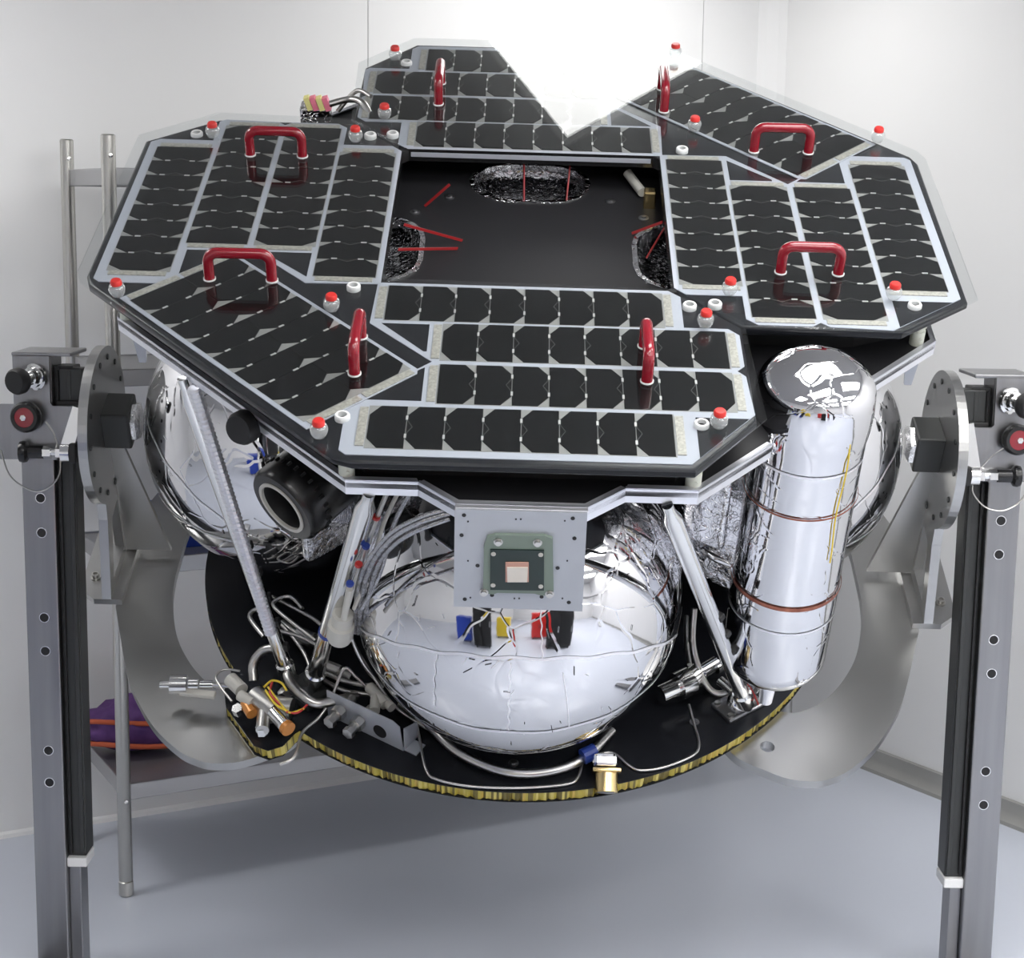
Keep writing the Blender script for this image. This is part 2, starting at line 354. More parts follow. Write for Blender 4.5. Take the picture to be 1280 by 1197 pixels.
for nm, f, rz in MAPS:
    b = B(); b.prism([f(p) for p in FP], .0002, .0018); pn = b.build('solar_panel', 'sub', LAND, label=plabel[nm])
    tb = B(); bed = B(); zz_ = B()
    for vc, u0, ch in ROWS:
        bed.prism([f(p) for p in [(u0 - .002, vc - CH / 2 - .001), (u0 + 8 * CW + .002, vc - CH / 2 - .001), (u0 + 8 * CW + .002, vc + CH / 2 + .001), (u0 - .002, vc + CH / 2 + .001)]], .0018, .0022)
        for k in range(8):
            p = f((u0 + CW * (k + .5), vc)); addcell(pn, (p[0], p[1], .0022), rz + (0 if ch > 0 else PI))
            if k:
                for s in (-1, 1):
                    p = f((u0 + CW * k, vc + s * .030)); tb.box((p[0], p[1], .0042), (.0045, .013, .0012) if nm in 'FB' else (.013, .0045, .0012))
                    z0_ = f((u0 + CW * k, vc + s * .024)); z1_ = f((u0 + CW * k - ch * .012, vc)); za, zb_ = V((*z0_, 0)), V((*z1_, 0)); dz_ = zb_ - za
                    zz_.box(((za.x + zb_.x) / 2, (za.y + zb_.y) / 2, .0041), (dz_.length, .0009, .0008), Matrix.Rotation(math.atan2(dz_.y, dz_.x), 3, 'Z'))
        for ue in (u0 - .0115, u0 + 8 * CW + .0115):
            p = f((ue, vc)); addbar(pn, (p[0], p[1], .0018), rz)
    bed.build('cell_bed', 'bed', pn); tb.build('cell_tabs', 'tab', pn, kind='stuff'); zz_.build('cell_wires', 'zig', pn, kind='stuff')
    # black windows in the white backing
    for poly in ([(.337, -.797), (.443, -.797), (.337, -.929)], [(-.307, -.487), (-.205, -.487), (-.205, -.590), (-.212, -.590)],
                 [(-.325, -.768), (-.205, -.768), (-.205, -.650), (-.212, -.655)]):
        b = B(); b.prism([f(p) for p in poly], .0018, .0024); b.build('dark_window', 'deck', pn)
ds = math.sqrt(.5)
for nm, a_, b_, rz in (('FL', V((ds, -ds)), V((-ds, -ds)), -PI / 4), ('BR', V((-ds, ds)), V((ds, ds)), 3 * PI / 4)):
    f = lambda p: ((a_ * p[0] + b_ * p[1]).x, (a_ * p[0] + b_ * p[1]).y)
    b = B(); b.prism([f(p) for p in [(-.322, .632), (-.310, .620), (.310, .620), (.322, .632), (.322, .916), (-.322, .916)]], .0016, .0034)
    pn = b.build('solar_panel', 'sub', LAND, label='slanted front left panel of two cell rows' if nm == 'FL' else 'slanted back right panel of two cell rows')
    tb = B(); bed = B()
    for bc, ch in ((.6985, 1), (.8365, 1)):
        bed.prism([f(p) for p in [(-.3, bc - .069), (.3, bc - .069), (.3, bc + .069), (-.3, bc + .069)]], .0034, .0038)
        for k in range(8):
            p = f((-4 * CW + CW * (k + .5), bc)); addcell(pn, (p[0], p[1], .0038), rz + (0 if ch > 0 else PI))
            if k:
                for s in (-1, 1):
                    p = f((-4 * CW + CW * k, bc + s * .03)); tb.box((p[0], p[1], .0058), (.0045, .013, .0012), Matrix.Rotation(rz, 3, 'Z'))
        for ue in (-.3098, .3098):
            p = f((ue, bc)); addbar(pn, (p[0], p[1], .0034), rz)
    bed.build('cell_bed', 'bed', pn); tb.build('cell_tabs', 'tab', pn, kind='stuff')
# hole lip
b = B(); b.prism([(-.327, -.327), (.327, -.327), (.327, .327), (-.327, .327)], -.03, .0015, [[(-.32, -.305), (-.305, -.32), (.305, -.32), (.32, -.305), (.32, .305), (.305, .32), (-.305, .32), (-.32, .305)]])
b.build('bay_rim', 'blackgloss', LAND)
b = B()
for s in (1,): b.box((0, .3195, -.012), (.60, .002, .012))
b.build('rim_strip', 'sub', LAND)

# lower deck z=-.1 with slots; silver edge frame; standoffs
q = [(.126, -.972), (.203, -.908), (.345, -.908)]
quad = [(-x, y) for x, y in reversed(q)] + q
notchR = [(.505, -.748), (.50, -.70), (.475, -.63), (.49, -.56), (.54, -.51), (.61, -.49), (.68, -.50), (.735, -.518)]
out = quad + notchR + [(-y, x) for x, y in quad] + [(-x, -y) for x, y in quad] + [(y, -x) for x, y in quad]
def stad(cx, cy, hl, hw, horiz, n=8):
    P = []
    for k in range(n + 1):
        t = -PI / 2 + PI * k / n; P.append((hl - hw + hw * math.cos(t), hw * math.sin(t)))
    for k in range(n + 1):
        t = PI / 2 + PI * k / n; P.append((-(hl - hw) + hw * math.cos(t), hw * math.sin(t)))
    return [(cx + x, cy + y) if horiz else (cx - y, cy + x) for x, y in P]
SL = .352
slots = [stad(0, SL, .149, .098, 1), stad(-SL, 0, .149, .098, 0), stad(SL, 0, .149, .098, 0), stad(0, -SL, .149, .098, 1)]
b = B(); b.prism(out, -.112, -.10, slots); ld = b.build('lower_deck', 'floorplate', LAND)
for k, (cx, cy, hz) in enumerate([(0, SL, 1), (-SL, 0, 0), (SL, 0, 0), (0, -SL, 1)]):
    b = B(); b.prism(stad(cx, cy, .155, .104, hz), -.1125, -.097, [stad(cx, cy, .143, .092, hz)]); b.build('slot_foil_rim', 'foilcr', ld)
    b = B(); rg = []
    for hl_, hw_, z_ in ((.150, .099, -.111), (.146, .095, -.130), (.125, .078, -.146), (.07, .04, -.150)): rg.append([b.bm.verts.new((*p, z_)) for p in stad(cx, cy, hl_, hw_, hz)])
    for r0, r1 in zip(rg, rg[1:]):
        for i_ in range(len(r0)): b.bm.faces.new((r0[i_], r0[(i_ + 1) % len(r0)], r1[(i_ + 1) % len(r0)], r1[i_]))
    b.bm.faces.new(rg[-1]); b.build('foil_recess', 'foilcup', ld, smooth=180)
bb = B(); bb.lathe([(.0, 0), (.013, 0), (.013, .002), (.006, .003), (.006, .006), (0, .006)], n=16, cap=False)
bolts = [(-.2, .266), (-.282, .183), (.203, .268), (.283, .186)]; bo = bb.build('deck_bolt', 'alu', ld, smooth=40); bo.location = (*bolts[0], -.1)
for p in bolts[1:] + [(.26, -.05), (-.26, .02)][:0]: link(bo, 'deck_bolt', ld, (*p, -.1))
fr = B()
def strip(P, z0, z1, th=.006, lip=.012):
    for (x0, y0), (x1, y1) in zip(P, P[1:]):
        d = V((x1 - x0, y1 - y0, 0)).normalized(); n = V((-d.y, d.x, 0)); n = n if n.dot(V((x0 + x1, y0 + y1, 0))) < 0 else -n
        a = V((x0, y0, 0)); L_ = (V((x1, y1, 0)) - a).length
        fr.prism([(0, z0), (L_, z0), (L_, z1), (0, z1)], 0, th, axes=(d, V((0, 0, 1)), n, a - d * .001))
        fr.prism([(0, 0), (L_, 0), (L_ - lip * .3, lip), (lip * .3, lip)], z1 - .003, z1, axes=(d, n, V((0, 0, 1)), a))
i0 = len(quad)
strip([(.735, -.518)] + [(-y, x) for x, y in quad] + [(-x, -y) for x, y in quad] + [(y, -x) for x, y in quad] + quad + [(.505, -.748)], -.128, -.092)
fr.build('edge_frame', 'frame', LAND)
so = B(); so.lathe([(.016, -.1), (.016, -.065), (.013, -.063), (.013, -.058), (.016, -.056), (.016, -.026)], n=16)
so.lathe([(.0035, 0), (.0035, .003)], (0, -.0145, -.045), (0, -1, 0), 8); so.lathe([(.0035, 0), (.0035, .003)], (.004, -.0145, -.08), (0, -1, 0), 8)
sp = [(-.345, -.885), (.335, -.885), (.865, -.345), (-.885, -.345), (-.885, .335), (.885, .345), (-.335, .885), (.345, .885)]
s0 = so.build('standoff', ['ivory'], LAND, smooth=40); s0.location = (*sp[0], 0)
for p in sp[1:]: link(s0, 'standoff', LAND, (*p, 0))
sk = [(.30, -.875), (-.31, -.875), (-.875, -.31), (-.875, .30), (-.72, .37), (-.37, .37), (-.37, .72), (-.30, .875)]; sk = sk + [(-x, -y) for x, y in sk]
b = B(); b.prism(sk, -.1, -.022, [[(x * .985, y * .985) for x, y in sk]]); b.build('black_skirt', 'black', LAND)
# red ribbons in the bay
for (a, c) in [((505, 280), (578, 300)), ((498, 311), (572, 310)), ((562, 230), (531, 257)), ((655, 198), (655, 250)), ((713, 200), (708, 250)), ((828, 277), (790, 291)), ((832, 282), (808, 322))]:
    p0 = L_z(a[0], a[1], -.035); p1 = L_z(c[0], c[1], -.098)
    b = B(); b.ribbon(p0, p1, .0065, .002, (0.3, .2, 1)); b.build('red_ribbon', 'ribbon', LAND)
# hardware seen at the back of the bay
b = B(); b.tube([L_z(784, 215, -.07), L_z(795, 230, -.085), L_z(803, 240, -.085)], .012); b.build('harness_boot', 'offwhite', LAND, smooth=60)
b = B(); b.box(L_z(812, 248, -.08), (.03, .03, .05), bev=.004); b.build('brass_connector', 'gold', LAND)

# spherical propellant tanks
TR, TV, TH = .594, .377, .640
def sph_pt(c, r, lon, lat): return V(c) + V((math.cos(lat) * math.cos(lon), math.cos(lat) * math.sin(lon), math.sin(lat))) * r
def sph_band(bm, c, r, w, pts):
    P = [sph_pt(c, r, *p) for p in pts]; prev = None
    for i, p in enumerate(P):
        t = (P[min(i + 1, len(P) - 1)] - P[max(i - 1, 0)]).normalized(); n = (p - V(c)).normalized(); s = t.cross(n) * w / 2
        cur = (bm.verts.new(p + s), bm.verts.new(p - s))
        if prev: bm.faces.new((prev[0], cur[0], cur[1], prev[1]))
        prev = cur
for k, (cx, cy) in enumerate([(0, -TR), (-TR, 0), (TR, 0), (0, TR)]):
    b = B(); bmesh.ops.create_uvsphere(b.bm, u_segments=96, v_segments=64, radius=TV)
    tk = b.build('propellant_tank', 'foilsm', LAND, smooth=180, label=['front sphere tank in mirror foil', 'left sphere tank in mirror foil', 'right sphere tank in mirror foil', 'back sphere tank in mirror foil'][k])
    tk.location = (cx, cy, -TH); tk.rotation_euler = (0, 0, k * 1.3)
    az = math.atan2(cy, cx)
    rr = random.Random(k)
    def seam_or_glint(pts, w):
        t = B(); sph_band(t.bm, (0, 0, 0), TV + .0012, w, pts); o = t.build('foil_seam_and_glint', 'tape', tk, smooth=180); o.rotation_euler = (0, 0, -k * 1.3); return o
    seam_or_glint([(az - 1.3 + 2.6 * i / 60, .33 - .25 * (-1.3 + 2.6 * i / 60) ** 2 + .006 * math.sin(i * .9)) for i in range(61)], .007)
    seam_or_glint([(az - 1.5 + 3.0 * i / 60, -.24 + .006 * math.sin(i * .7)) for i in range(61)], .009)  # bright tape band standing in for a highlight on the foil
    seam_or_glint([(az - .035 + .005 * math.sin(i), .30 - i * .016) for i in range(33)], .004)
    seam_or_glint([(az + .15 + .004 * math.sin(i * .8), .62 - i * .0105) for i in range(30)], .003)
    seam_or_glint([(az + .27 + .002 * i, .22 - i * .016) for i in range(30)], .003)
    seam_or_glint([(az - .48 + .005 * math.sin(i), .26 - i * .016) for i in range(26)], .003)
    # loose short creases
    cr = B(); cd = B()
    for j in range(90):
        lo = az + rr.uniform(-1.5, 1.5); la = rr.uniform(-1.0, .9); dl = rr.uniform(-.05, .05); dv = rr.uniform(-.07, .07)
        sph_band((cr if j % 2 else cd).bm, (0, 0, 0), TV + .0015, .0016, [(lo + dl * i / 4, la + dv * i / 4) for i in range(5)])
    for q_, mm in ((cr, 'tape'), (cd, 'rail')): o = q_.build('foil_creases', mm, tk, kind='stuff'); o.rotation_euler = (0, 0, -k * 1.3)
# dark core between the tanks
b = B(); b.lathe([(.20, -1.05), (.20, -.112)], n=32); b.build('thrust_tube', 'black', LAND, smooth=40)
# bottom honeycomb deck
DR, DZ = .846, -1.05
lug = [(-.712, -.470), (-.720, -.545), (-.706, -.60), (-.622, -.722), (-.585, -.738), (-.552, -.722), (-.528, -.680)]
op = []
al0 = math.atan2(-.470, -.712); al1 = math.atan2(-.680, -.528)
n = 860
for k in range(n):
    t = -PI + 2 * PI * k / n
    if not (al0 - .0 <= t <= al1): op.append((DR * math.cos(t), DR * math.sin(t)))
    elif lug is not None:
        for a, c in zip(lug, lug[1:]):
            m = max(1, int((V(c) - V(a)).length / .006))
            op += [(a[0] + (c[0] - a[0]) * i / m, a[1] + (c[1] - a[1]) * i / m) for i in range(m)]
        op.append(lug[-1]); lug = None
b = B(); b.prism(op, DZ - .002, DZ); bd = b.build('bottom_deck', 'deck', LAND, label='round black honeycomb base deck')
b = B(); b.prism(op, DZ - .034, DZ - .032); b.build('bottom_skin', 'deck', bd)
b = B(); vs = []
for i, (x, y) in enumerate(op):
    s = 1 - random.choice([.001, .005, .008, .003]); s2 = s - random.uniform(0, .003)
    vs.append((b.bm.verts.new((x * s, y * s, DZ - .002)), b.bm.verts.new((x * s2, y * s2, DZ - .032))))
rm = random.Random(3)
for i in range(len(vs)):
    a = vs[i]; c = vs[(i + 1) % len(vs)]; fc = b.bm.faces.new((a[0], c[0], c[1], a[1])); fc.material_index = rm.choice([0, 1, 2, 3, 1, 0, 2])
b.build('honeycomb_edge', ['hc0', 'hc1', 'hc2', 'hc3'], bd, kind='stuff')
pp = []
# struts
def strut(p0, p1, r=.017, clips=5, m='chrome'):
    p0 = V(p0); p1 = V(p1); b = B(); d = (p1 - p0)
    b.lathe([(r * .6, 0), (r * .6, .03), (r, .06), (r, d.length - .10), (r * 1.25, d.length - .095), (r * 1.25, d.length - .04), (r * .6, d.length)], p0, d, 18)
    o = b.build('strut', m, LAND, smooth=40)
    for k in range(clips):
        c = p0 + d * (.5 + .085 * k); sd = d.normalized().cross(V((0, -1, 0))).normalized()
        t = B(); t.box(c - sd * r * .9, (.018, .018, .02), d.to_track_quat('Z', 'Y').to_matrix(), bev=.003); t.build('strut_clip', 'black', o)
    return o
ST = [((-.735, -.530, -.125), (-.545, -.545, -1.045), .018), ((-.30, -.905, -.125), (-.505, -.525, -1.045), .021), ((.285, -.915, -.125), (.575, -.555, -1.045), .019)]
for a, c, r in ST: strut(a, c, r, 5 if r != .021 else 2)
for a, c, r in [((.75, -.44, -.125), (.60, -.50, -1.045), .018), ((-.72, .55, -.125), (-.54, .54, -1.045), .018), ((.72, .55, -.125), (.54, .54, -1.045), .018), ((-.3, .9, -.125), (-.5, .54, -1.045), .018), ((.3, .9, -.125), (.5, .54, -1.045), .018)]: strut(a, c, r, 0)
# corrugated sleeve beside the left strut
b = B(); a = V((-.705, -.556, -.13)); d = V((-.585, -.572, -.82)) - a; pr = []
for k in range(120): pr.append((.0165 if k % 2 else .0135, d.length * k / 119))
b.lathe(pr, a, d, 12); b.build('corrugated_sleeve', 'frame', LAND)
# camera / docking lens
la = V((-.62, -.76, -.18)).normalized(); lc = L_y(352, 634, -.66)
b = B(); b.lathe([(.080, -.16), (.092, -.15), (.094, -.012), (.086, 0), (.066, 0), (.066, -.01)], lc, la, 48, cap=False)
b.lathe([(0, -.16), (.080, -.16)], lc, la, 48, cap=False); ln = b.build('navigation_camera', 'blackgloss', LAND, smooth=40, label='black round camera housing with white ring')
b = B(); b.lathe([(.066, -.004), (.066, .003), (.058, .003), (.058, -.004)], lc, la, 48, cap=False); b.build('white_ring', 'offwhite', ln, smooth=40)
b = B(); b.lathe([(.058, -.004), (.050, -.09), (0, -.10)], lc, la, 48, cap=False); b.build('dark_barrel', 'black', ln, smooth=40)
b = B()
for k in range(28):
    t = 2 * PI * k / 28; qd = V((0, 0, 1)).rotation_difference(la); b.box(lc + qd @ V((.094 * math.cos(t), .094 * math.sin(t), -.05)), (.006, .006, .012), qd.to_matrix())
b.build('knurl_ring', 'black', ln, kind='stuff')
sc = L_y(297, 537, -.72)
b = B(); b.lathe([(0, .0), (.030, .0), (.036, .012), (.036, .03), (.026, .06), (.026, .12)], sc, (.45, .85, -.25), 24); b.build('round_sensor_cap', 'black', LAND, smooth=40)
# foil blankets behind struts
for (c, dd, rz) in [((-.42, -.50, -.42), (.20, .03, .36), .75), ((.47, -.50, -.40), (.16, .14, .46), -.6), ((.40, -.66, -.30), (.10, .02, .26), -.5)]:
    b = B(); b.box(c, dd, Matrix.Rotation(rz, 3, 'Z'), bev=.012)
    b.build('foil_blanket', 'foilcr', LAND, smooth=40)
# cables beside strut 2
for k, (dx, r, m) in enumerate([(0, .007, 'pipe'), (14, .006, 'offwhite'), (30, .007, 'tape')]):
    b = B(); b.tube([L_y(485 + dx, 612, -.86), L_y(468 + dx * .8, 655, -.84), L_y(448 + dx * .9, 715, -.82), L_y(434 + dx * .6, 760, -.80)], r * .75, 8); b.build('cable', 'harness' if m == 'tape' else m, LAND, smooth=60)
for k, (dx, r, m) in enumerate([(0, .008, 'tape'), (-9, .006, 'tape'), (12, .007, 'pipe')]):
    b = B(); b.tube([L_y(562, 640 + dx * .6, -.93), L_y(525, 652 + dx * .7, -.935), L_y(490 + dx * .4, 672 + dx * .5, -.92), L_y(464 + dx * .7, 705, -.87), L_y(452 + dx * .7, 745, -.80), L_y(448 + dx * .5, 790, -.70)], r * .8, 8); b.build('cable', 'harness', LAND, smooth=60)
for px, py, m in [(457, 683, 'blue'), (437, 730, 'blue'), (470, 647, 'redwire'), (448, 706, 'redwire'), (468, 703, 'redwire')]:
    p = L_y(px, py, -.845); b = B(); b.lathe([(.0085, 0), (.0085, .006)], p, L_y(485, 612, -.86) - L_y(434, 760, -.80), 14); b.build('cable_tie', m, LAND)
b = B(); b.cyl(L_y(437, 735, -.83), L_y(430, 772, -.80), .0075); b.build('cable_label', 'offwhite', LAND, smooth=40)
pc = L_y(424, 798, -.74); b = B(); b.lathe([(.026, 0), (.030, .01), (.030, .05), (.024, .055), (.024, .085), (.018, .09)], pc, (.15, -.1, 1), 20); b.build('round_connector', 'offwhite', LAND, smooth=40)
b = B(); sa, sb = V(ST[1][0]), V(ST[1][1]); b.cyl(sa + (sb - sa) * .66, sa + (sb - sa) * .672, .0225); b.build('blue_band', 'blue', LAND)

# cylindrical pressurant tank
tx, ty = .603, -.612; R_ = .121
b = B(); pr = [(0, -.868)] + [(R_ * math.sin(t), -.775 - .093 * math.cos(t)) for t in [PI / 2 * k / 12 for k in range(1, 13)]] + [(R_, -.6), (R_ - .001, -.4), (R_, -.16)]
pr += [(R_ + .004, -.13), (R_ + .006, -.09), (R_ + .004, -.05)] + [((R_ + .004) * math.cos(t), -.05 + .078 * math.sin(t)) for t in [PI / 2 * k / 12 for k in range(1, 12)]] + [(0, .028)]
b.lathe(pr, (0, 0, 0), (0, 0, 1), 64, cap=False)
PT = b.build('pressurant_tank', 'foiltank', LAND, smooth=180, label='tall domed cylinder tank in silver foil'); PT.location = (tx, ty, 0)
rb = random.Random(11)
for zz, w in ((-.30, .0025), (-.555, .005)):
    t = B(); t.lathe([(R_ + .003, zz - w), (R_ + .004, zz), (R_ + .003, zz + w)], n=64, cap=False); t.build('copper_strap', 'copper', PT, smooth=60)
for zz in (-.19, -.63):
    t = B(); t.lathe([(R_ + .0012, zz - .003), (R_ + .0016, zz + .003)], n=64, cap=False); t.build('foil_seam_and_glint', 'tape', PT, smooth=60)
t = B(); t.tube([((R_ + .004) * math.cos(-1.02 + .03 * math.sin(k)), (R_ + .004) * math.sin(-1.02 + .03 * math.sin(k)), -.11 - .04 * k) for k in range(9)], .0018, 8); t.build('yellow_wire_and_reflection', 'yellow', PT, smooth=60)  # yellow tube stands in for a yellow line reflected in the tank foil
t = B(); t.lathe([(.03, -.868), (.034, -.875), (.034, -.895), (.020, -.90), (.016, -.96)], n=20); t.build('tank_neck', 'frame', PT, smooth=40)
for zz in (-.30, -.555):
    t = B(); t.tube([(-.118, .03, zz), (-.16, .05, zz + .005), (-.20, .10, zz + .01)], .012, 8); t.build('strap_arm', 'chrome', PT, smooth=60)

# front plate with antenna
PVV = -.984
ax = (V((1, 0, 0)), V((0, 0, 1)), V((0, -1, 0)), V((0, PVV, 0)))
z1, z0 = -.094, -.344
holes = []
b = B(); b.prism([(-.130, z0), (.128, z0 - .003), (.126, z1), (-.128, z1)], -.004, .004, axes=ax); pl = b.build('antenna_plate', 'plate', LAND, label='square grey plate carrying the patch antenna')
def plp(px, py): p = L_y(px, py, PVV - .004); return p.x, p.z
hb = B()
for px, py in [(580, 643), (716, 647), (577, 668), (718, 672), (597, 706), (697, 709), (581, 748), (711, 752), (615, 743), (677, 745)]:
    x, z = plp(px, py); hb.lathe([(.0042, 0), (.0042, .0012)], (x, PVV - .004, z), (0, -1, 0), 12)
for px, py in [(585, 651), (645, 648), (651, 648), (706, 650), (643, 747), (649, 747), (585, 700), (709, 700), (703, 747), (588, 746)]:
    x, z = plp(px, py); hb.lathe([(.0018, 0), (.0018, .0012)], (x, PVV - .004, z), (0, -1, 0), 8)
hb.build('plate_holes', 'black', pl, kind='stuff')
GF = [plp(*p) for p in [(609, 668), (619, 665), (681, 666), (691, 670), (692, 735), (689, 741), (675, 740), (668, 738), (622, 737), (616, 739), (604, 737), (604, 725), (605, 680)]]
b = B(); b.prism(GF, .004, .012, axes=ax); b.build('antenna_frame', 'green', pl)
b = B(); b.prism([plp(*p) for p in [(613, 682), (680, 683), (680, 733), (613, 732)]], .012, .015, axes=ax); b.build('circuit_board', 'pcb', pl)
b = B(); b.prism([plp(*p) for p in [(632, 697), (661, 697), (661, 721), (632, 721)]], .015, .018, axes=ax); b.build('patch_edge', 'chipedge', pl)
b = B(); b.prism([plp(*p) for p in [(634, 702), (660, 702), (659, 720), (634.5, 720)]], .018, .021, axes=ax); b.build('ceramic_patch', 'ceramic', pl)
for px, py in [(617, 687), (676, 688), (616.5, 726), (676, 727.5)]:
    x, z = plp(px, py); b = B(); b.lathe([(.0025, 0), (.0048, 0), (.0048, .0015), (.0025, .0015)], (x, PVV - .015, z), (0, -1, 0), 14); b.build('board_pad', 'offwhite', pl)
for px, py in [(623, 673), (672, 674), (605, 736), (687, 738)]:
    x, z = plp(px, py); b = B(); b.lathe([(.009, 0), (.009, .002), (.006, .002), (.006, .007), (0, .007)], (x, PVV - .012, z), (0, -1, 0), 14); b.build('frame_screw', 'pipe', pl, smooth=40)
b = B(); b.box((0, -.972, -.096), (.256, .024, .006), bev=.002); b.build('plate_flange', 'frame', pl)

# --- plumbing and fittings on the bottom deck
def pipe(name, pts, z, r, m='pipe'):
    P = []
    for i, p in enumerate(pts):
        zz = z[i] if isinstance(z, (list, tuple)) else z
        P.append(L_z(p[0], p[1], zz))
    b = B(); b.tube(P, r, 10); return b.build(name, m, LAND, smooth=60)
pipe('vent_pipe', [(317, 850), (317, 828), (330, 812), (347, 812), (356, 830), (362, 850), (378, 868), (395, 878), (420, 875), (445, 868)], [-1.03, -1.0, -.97, -.96, -.965, -.97, -.98, -.99, -1.0, -1.02], .012)
pipe('feed_pipe', [(500, 880), (535, 905), (570, 938), (620, 961), (665, 966), (710, 957), (740, 938), (765, 912)], -1.03, .0115)
pipe('thin_pipe', [(517, 882), (524, 920), (533, 962), (548, 974), (590, 982), (650, 984), (705, 980), (722, 972), (728, 950)], -1.045, .0035)
pipe('thin_pipe', [(742, 944), (765, 940), (785, 955), (800, 962), (830, 958), (865, 944), (874, 930), (868, 905), (861, 880)], -1.045, .0035)
pipe('thin_pipe', [(350, 955), (368, 945), (378, 915), (400, 895), (415, 870), (430, 835), (445, 845), (462, 862)], [-1.06, -1.05, -1.04, -1.03, -1.0, -.95, -.97, -1.0], .004)
pipe('thin_pipe', [(330, 795), (312, 770), (325, 762), (345, 790), (360, 830)], -.95, .006)
pipe('thin_pipe', [(395, 800), (350, 765), (342, 752), (362, 745), (378, 760)], -.92, .005)
pipe('thin_pipe', [(400, 808), (375, 795), (350, 788)], -.95, .005)
pipe('thin_pipe', [(395, 835), (430, 850), (470, 858)], -1.0, .006)
pipe('thin_pipe', [(392, 842), (430, 862), (468, 868)], -1.02, .006)
pipe('thin_pipe', [(440, 800), (470, 850), (500, 888), (560, 925)], [-.92, -.97, -1.02, -1.04], .004)
pipe('bent_pipe', [(868, 760), (866, 800), (872, 830), (885, 858), (900, 866), (918, 858)], [-.85, -.92, -.97, -1.0, -1.01, -1.0], .008)
pipe('bent_pipe', [(858, 770), (858, 800), (862, 830)], -.92, .006)
def cylset(name, segs, z, m='chrome'):
    """segs: (px0, py0, px1, py1, r) chained along the bottom deck"""
    b = B()
    for x0, y0, x1, y1, r in segs: b.cyl(L_z(x0, y0, z), L_z(x1, y1, z), r, n=18)
    return b.build(name, m, LAND, smooth=40)
vb = cylset('valve_block', [(318, 870, 345, 890, .030), (335, 880, 365, 885, .026), (330, 888, 328, 912, .016)], -1.0, 'pipe')
for sg, m in [((300, 868, 316, 878, .014), 'offwhite'), ((288, 848, 302, 862, .018), 'offwhite'), ((342, 890, 358, 908, .018), 'chrome')]:
    b = B(); b.cyl(L_z(sg[0], sg[1], -.99), L_z(sg[2], sg[3], -.99), sg[4]); b.build('solenoid', m, vb, smooth=40)
b = B(); b.cyl(L_z(357, 907, -.99), L_z(361, 911, -.99), .0185); b.build('orange_cap', 'orange', vb, smooth=40)
b = B(); b.cyl(L_z(307, 878, -1.0), L_z(315, 892, -1.0), .014); b.build('orange_cap', 'orange', vb, smooth=40)
for (x0, y0, x1, y1) in [(296, 884, 299, 890), (326, 908, 328, 916), (352, 862, 360, 870)]:
    b = B(); b.cyl(L_z(x0, y0, -1.0), L_z(x1, y1, -1.02), .014, n=6); b.build('hex_nut', 'chrome', vb)
for k, (pts, m) in enumerate([([(330, 858), (340, 850), (352, 853), (358, 862)], 'yellow'), ([(332, 862), (345, 880), (360, 888)], 'yellow'), ([(335, 858), (350, 878), (362, 890), (380, 885)], 'yellow'), ([(340, 852), (338, 866), (350, 880)], 'redwire'), ([(358, 889), (372, 890), (384, 880)], 'redwire')]):
    pipe('wire', pts, -.965, .0028, m)
cf = cylset('coupling', [(200, 855, 213, 855, .010), (213, 855, 234, 855, .024), (236, 855, 248, 855, .015), (250, 855, 266, 855, .011), (266, 855, 292, 857, .006)], -1.02, 'chrome')
b = B(); b.box(L_z(247, 866, -1.03), (.09, .02, .012), Matrix.Rotation(-.1, 3, 'Z'), bev=.003); b.build('coupling_tag', 'offwhite', cf)
pipe('thin_pipe', [(290, 876), (276, 858), (270, 845), (280, 836), (300, 838)], -1.0, .003)
# sheet bracket with two fittings
ba = L_z(411, 892, DZ); bc = L_z(505, 937, DZ); dv = (bc - ba); dv.z = 0; Lb = dv.length; dv.normalize(); nn = V((dv.y, -dv.x, 0)); nn = nn if nn.y < 0 else -nn
axb = (dv, V((0, 0, 1)), nn, ba)
hol = [[(.075 + .016 * math.cos(t), .03 + .016 * math.sin(t)) for t in [2 * PI * k / 16 for k in range(16)]][::-1]]
b = B(); b.prism([(0, 0), (Lb, 0), (Lb - .01, .075), (Lb - .03, .085), (.0, .085)], 0, .003, axes=axb); bk = b.build('sheet_bracket', 'plate', LAND, label='folded light grey sheet bracket with fittings')
b = B(); b.prism([(0, 0), (.055, 0), (.055, .05), (0, .075)], 0, .003, axes=(-nn, V((0, 0, 1)), dv, ba + dv * Lb)); b.build('side_flange', 'plate', bk)
b = B(); b.prism([(-.02, -.02), (.02, -.02), (.02, .02), (-.02, .02)], 0, .003, axes=(dv, nn, V((0, 0, 1)), ba + dv * (Lb + .015) - nn * .02)); b.build('foot_tab', 'plate', bk)
for s, hgt in ((.045, .045), (.10, .04)):
    c = ba + dv * s + V((0, 0, hgt)); b = B(); b.cyl(c - nn * .04, c + nn * .05, .012); b.cyl(c + nn * .01, c + nn * .028, .019, n=6); b.cyl(c + nn * .045, c + nn * .06, .015, n=6); b.build('pipe_fitting', 'pipe', bk, smooth=30)
b = B(); c = ba + dv * .155 + V((0, 0, .03)); b.cyl(c + nn * .0032, c + nn * .0042, .019); b.build('bracket_hole', 'black', bk)
cylset('tee_fitting', [(462, 858, 482, 880, .014), (470, 870, 468, 888, .013), (478, 872, 490, 884, .012)], -.99, 'offwhite')
cylset('check_valve', [(372, 792, 392, 800, .020), (392, 800, 405, 806, .014), (352, 778, 372, 792, .010)], -1.0, 'pipe')
cylset('check_valve', [(405, 832, 425, 840, .018), (425, 840, 440, 846, .012)], -1.02, 'pipe')
pipe('thin_pipe', [(340, 745), (362, 756), (395, 775), (420, 800)], [-1.0, -.98, -.97, -1.0], .005)
